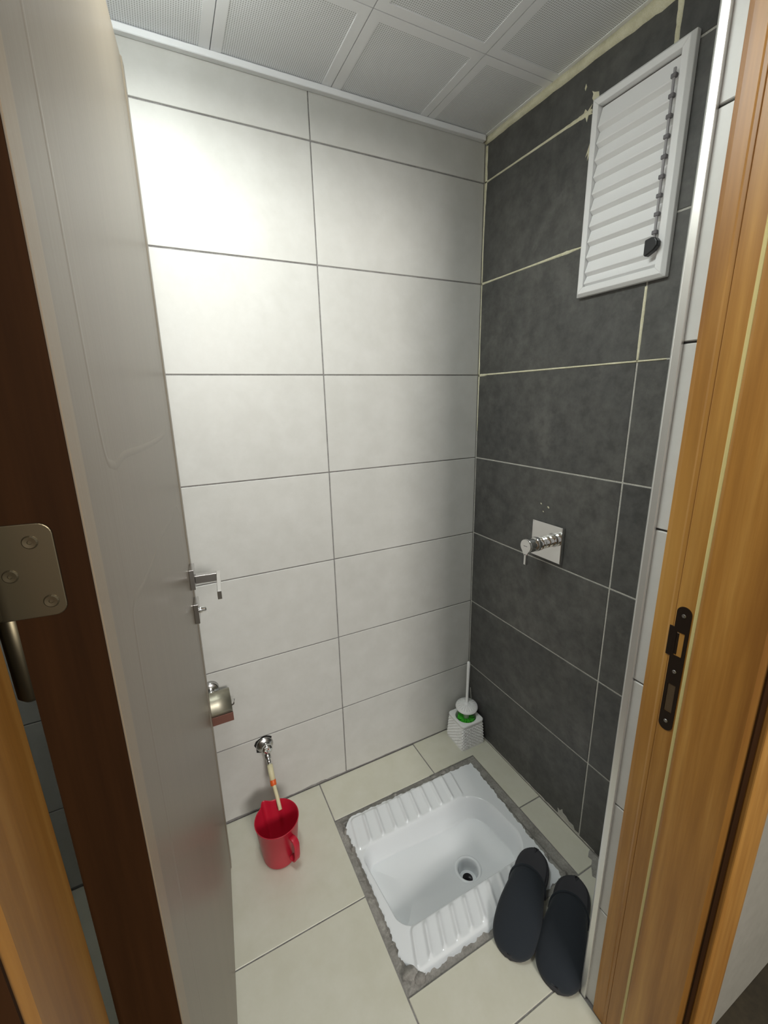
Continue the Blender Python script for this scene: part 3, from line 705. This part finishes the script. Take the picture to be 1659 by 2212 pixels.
for f_, side in ((lambda P: P, 'right'), (mir, 'left')):
    g_ = f_ if side == 'right' else mir2
    vpr('casing', g_(casing), 0, HT, M_wood); vpr('rebate', g_(rebate), 0, HT, M_wood); vpr('gap_shade', f_([(-.337, -1.0748), (-.337, -1.0770), (-.318, -1.0770), (-.318, -1.0748)]), 0, HT, M_woodd, bev=0); vpr('jamb', f_(jamb), 0, HT, M_wood)  # dark strip at jamb end paints in the shade of the architrave groove
    vpr('architrave', f_(arch), 0, HT+.07, M_wood, bev=.002); vpr('weather_seal', f_(seal), 0, HT-.012, M_seal, 'yellow rubber weather seal', .001)
bm = bmesh.new(); box(bm, (-1.178, -1.0745, HT), (-.3165, -.9795, HT+.024)); box(bm, (-1.178, -.9790, HT+.011), (-.3165, -.9055, HT+.024)); link('head_jamb', bm, M_wood, tf)
link('head_architrave', B((-1.26, -1.0885, HT+.072), (-.247, -1.0525, HT+.14), .002), M_wood, tf)
# strike plate
sp = bmesh.new(); SX = -.3252; yc = -.9535
def splate(bm, zz0, zz1, yy0, yy1): box(bm, (SX-.0018, yy0, zz0), (SX+.0002, yy1, zz1))
w0, w1 = yc-.0125, yc+.0105
ys = [w0, w0+.0055, w1-.004, w1]
holes = [(.886, .941), (.996, 1.040)]
P = [(w0+.011*(1-math.cos(t)), 1.076+.011*math.sin(t)) for t in [math.radians(a) for a in range(0, 181, 20)]]
poly_o = [(yc-.001+.0115*math.cos(t), 1.0755+.0115*math.sin(t)) for t in [math.radians(a) for a in range(0, 181, 15)]] + [(yc-.001+.0115*math.cos(t), .8605+.0115*math.sin(t)) for t in [math.radians(a) for a in range(180, 361, 15)]]
bm = bmesh.new()
def quadrow(z0, z1, cells):
    for a_, b_ in cells:
        v = [bm.verts.new((SX, y, z)) for y, z in ((a_, z0), (b_, z0), (b_, z1), (a_, z1))]; bm.faces.new(v)
yl, yr = yc-.0125, yc+.0105
z_l = [.8605, .886, .941, .996, 1.040, 1.0755]
hy0, hy1 = yc-.0070, yc+.0055
for k in range(5):
    cells = [(yl, hy0), (hy0, hy1), (hy1, yr)]
    if k in (1, 3): cells = [cells[0], cells[2]]
    quadrow(z_l[k], z_l[k+1], cells)
for zc_, sgn_ in ((.8605, -1), (1.0755, 1)):
    arc = [(yc-.001+.0115*math.cos(math.radians(a)), zc_+sgn_*.0115*math.sin(math.radians(a))) for a in range(0, 181, 15)]
    v = [bm.verts.new((SX, y, z)) for y, z in arc+[(hy0, zc_), (hy1, zc_)]]
    # split the cap so its chord matches the rows
    bm.faces.new(v)
bmesh.ops.remove_doubles(bm, verts=bm.verts, dist=1e-5)
stp = link('strike_plate', bm, M_brown, tf, label='dark brown metal strike plate'); m_ = stp.modifiers.new('solid', 'SOLIDIFY'); m_.thickness = .0022; m_.offset = 0
ORG[stp.name] = ORG[tf.name].copy()
bev_mod(link('latch_lip', B((SX-.0016, yr-.001, .992), (SX+.0006, yr+.0075, 1.047)), M_brown, stp), .001, 2)
bev_mod(link('latch_fold', B((SX-.0005, yc+.0015, .998), (SX+.0006, yr, 1.038)), M_brown, stp), .0003, 1)
link('bolt_hole_shade', B((SX+.0000, hy0+.0001, .8865), (SX+.0006, hy1-.0001, .9405)), mat('raw wood with painted bolt hole shade', (.09, .055, .025), .8), stp)  # flush dark box; the bolt hole's shade is put into its colour
def screw(parent, c, ax_, r=.0033, name='screw', m=M_screw):
    bm = bmesh.new(); lathe(bm, [(r*.0, .0004), (r*.28, .0004), (r*.3, .0011), (r*.85, .0011), (r, .0003), (r, -.001)], c, ax_, 16)
    o = link(name, bm, m, parent, smooth=False)
    return o
for z in (.8670, .9660, 1.0710): screw(stp, (SX-.0012, yc-.001, z), (-1, 0, 0))

# ---------------------------------------------------------------- door leaf, opened inwards
A = math.radians(84.75); TILT = math.radians(-.72)
door = bpy.data.objects.new('door_1', None); COL.objects.link(door)
props(door, 'pale beige door swung open into the cubicle on the left', 'structure', 'door')
door.location = (-1.1200, -.955, .008)
door.rotation_euler = (-TILT, 0, A)     # leans very slightly out of plumb, as hung
ORG[door.name] = Vector((0, 0, 0))
LW, LH, TH = .82, 2.068, .049
bm = bmesh.new(); prof = [(.0016, 0), (.028, 0), (.0335, .0022), (LW-.0335, .0022), (LW-.028, 0), (LW-.0016, 0), (LW-.0016, TH-.002), (LW-.004, TH), (.004, TH), (.0016, TH-.002)]
prism(bm, prof, lambda x, y: (x, y, 0), lambda x, y: (x, y, LH)); leaf = link('door_leaf', bm, M_door, door, world=False); ORG[leaf.name] = Vector((0, 0, 0))
bm = bmesh.new(); prism(bm, [(.0018, -.0006), (.0275, -.0006), (.0275, .0004), (.0018, .0004)], lambda x, y: (x, y, .001), lambda x, y: (x, y, LH-.001)); link('edge_veneer', bm, M_dooredge, door, world=False, label='paler vertical edging strip')
for x0, m in ((0, M_woodd), (LW-.0016, M_dooredge)):
    bm = bmesh.new(); box(bm, (x0, .0006, 0), (x0+.0016, TH, LH)); link('edge_band', bm, m, door, world=False, label='dark walnut-coloured hinge edge' if x0 == 0 else None)
def mould(pts, wd=.012, hgt_=.0005):
    # smooth raised moulding on the face (local face plane y = .0022, outwards -y)
    P = [Vector((a, 0, b)) for a, b in pts]; C_ = []
    for i in range(len(P)-1):
        p0 = P[max(i-1, 0)]; p1 = P[i]; p2 = P[i+1]; p3 = P[min(i+2, len(P)-1)]
        for k in range(8):
            t = k/8; C_.append(.5*((2*p1)+(p2-p0)*t+(2*p0-5*p1+4*p2-p3)*t*t+(3*p1-p0-3*p2+p3)*t**3))
    C_.append(P[-1]); bm = bmesh.new(); rows = []
    for i, c in enumerate(C_):
        t_ = (C_[min(i+1, len(C_)-1)]-C_[max(i-1, 0)]).normalized(); n_ = Vector((-t_.z, 0, t_.x))
        rows.append([bm.verts.new(c+n_*wd*s+Vector((0, y, 0))) for s, y in ((-.5, .0024), (-.25, .0024-hgt_*.7), (0, .0024-hgt_), (.25, .0024-hgt_*.7), (.5, .0024))])
    for a_, b_ in zip(rows, rows[1:]):
        for k in range(4): bm.faces.new((a_[k], a_[k+1], b_[k+1], b_[k]))
    link('moulding', bm, M_door, door, smooth=True, world=False)
mould([(.10, 1.95), (.10, 1.60), (.105, 1.40), (.135, 1.365), (.20, 1.368), (.36, 1.362), (.60, 1.36), (.70, 1.38), (.72, 1.45), (.72, 1.95)])
mould([(.72, 1.10), (.715, 1.17), (.66, 1.205), (.55, 1.205), (.38, 1.222), (.27, 1.219), (.18, 1.222), (.12, 1.226), (.105, 1.19), (.10, 1.00), (.10, .20)])
# handle set (local: face at y=0.0022, outwards -y)
hs, hz = .762, 1.000
hn = thing('door_handle', (0, 0, 0), None); hn.parent = door; del_ = hn
hnp = link('door_handle', B((hs-.026, -.0090, hz-.026), (hs+.026, .0020, hz+.026)), M_chrome2, door, world=False, label='square satin chrome handle rose'); bev_mod(hnp, .0008, 2)
bpy.data.objects.remove(hn)
ORG[hnp.name] = Vector((0, 0, 0))
bev_mod(link('neck', B((hs-.009, -.0600, hz-.0175), (hs+.009, -.0092, hz+.0035)), M_chrome2, hnp, world=False), .001, 2)
bev_mod(link('lever', B((hs-.124, -.0690, hz-.0175), (hs+.009, -.0595, hz+.0035)), M_chrome, hnp, world=False), .0012, 2)
es = link('lock_escutcheon', B((hs-.026, -.0090, hz-.118), (hs+.026, .0020, hz-.066)), M_chrome2, door, world=False, label='square lock rose with thumb-turn'); bev_mod(es, .0008, 2); ORG[es.name] = Vector((0, 0, 0))
bm = bmesh.new(); lathe(bm, [(0, 0), (.0085, 0), (.0085, .006), (.0070, .008), (.0070, .014), (.004, .017), (0, .017)], (hs, -.0090, hz-.092), (0, -1, 0), 24); bev_mod(link('thumb_turn', bm, M_chrome, es, smooth=True, world=False), .0005, 2, 50)
# hinge: leaf plate let into the door's hinge edge, knuckles, frame plate
hzc = 1.278
bm = bmesh.new(); Pp = []
y0_, y1_, z0_, z1_, rr_ =   .0175, .0560, hzc+.002, hzc+.0685, .008
for (cy_, cz_, a0) in ((y0_+rr_, z1_-rr_, 90), (y0_+rr_, z0_+rr_, 180)):
    for k in range(7):
        t = math.radians(a0+90*k/6); Pp.append((cy_+rr_*math.cos(t), cz_+rr_*math.sin(t)))
Pp += [(y1_, z0_), (y1_, z1_)]
prism(bm, Pp, lambda y, z: (-.0022, y, z), lambda y, z: (-.0002, y, z))
hl = link('hinge_plate', bm, M_bronze, door, world=False, label='bronze hinge plate with three screws'); bev_mod(hl, .0006, 2); ORG[hl.name] = Vector((0, 0, 0))
for y, z in ((.0305, hzc+.056), (.0450, hzc+.034), (.0260, hzc+.013)):
    bm = bmesh.new(); lathe(bm, [(0, .0002), (.0012, .0002), (.0014, .0010), (.0038, .0012), (.0046, .0004), (.0046, -.0006)], (-.0023, y, z), (-1, 0, 0), 18); link('screw', bm, M_bronze, hl, smooth=False, world=False)
bm = bmesh.new(); lathe(bm, [(0, 0), (.0070, 0), (.0082, .002), (.0082, .064), (.0076, .066), (0, .066)], (.004, .0600, hzc+.002), (0, 0, 1), 24); link('hinge_knuckle', bm, M_bronze, door, smooth=True, world=False)
hinge_x, hinge_y = -1.166, -.9372
bm = bmesh.new(); lathe(bm, [(0, -.068), (.0050, -.068), (.0082, -.064), (.0084, -.001), (.0076, .0), (0, .0)], (hinge_x+.0065, hinge_y, hzc+.0085), (0, 0, 1), 24); kn = link('hinge_knuckle', bm, M_bronze, tf, smooth=True)
bm = bmesh.new(); box(bm, (-1.1815, -.9700, hzc-.060), (-1.1770, -.9400, hzc+.008)); bev_mod(link('hinge_plate', bm, M_bronze, tf), .0006, 2)
for y, z in ((-.960, hzc-.016), (-.952, hzc-.036), (-.962, hzc-.053)): screw(tf, (-1.1768, y, z), (1, 0, 0), .004, m=M_bronze)

# ---------------------------------------------------------------- lamp in the ceiling grid
cl = thing('ceiling_light', (-.981, -.572, 2.224), 'rectangular white ceiling light panel above the open door', 'lamp')
bm = bmesh.new()
for a_, b_ in (((-1.129, -.865), (-.833, -.851)), ((-1.129, -.292), (-.833, -.278)), ((-1.129, -.851), (-1.115, -.292)), ((-.847, -.851), (-.833, -.292))): box(bm, (a_[0], a_[1], 2.214), (b_[0], b_[1], 2.234))
link('frame', bm, M_pvc, cl)
link('diffuser', B((-1.1145, -.8505, 2.166), (-.8475, -.2925, 2.2225), .004, 2), M_lamp, cl)
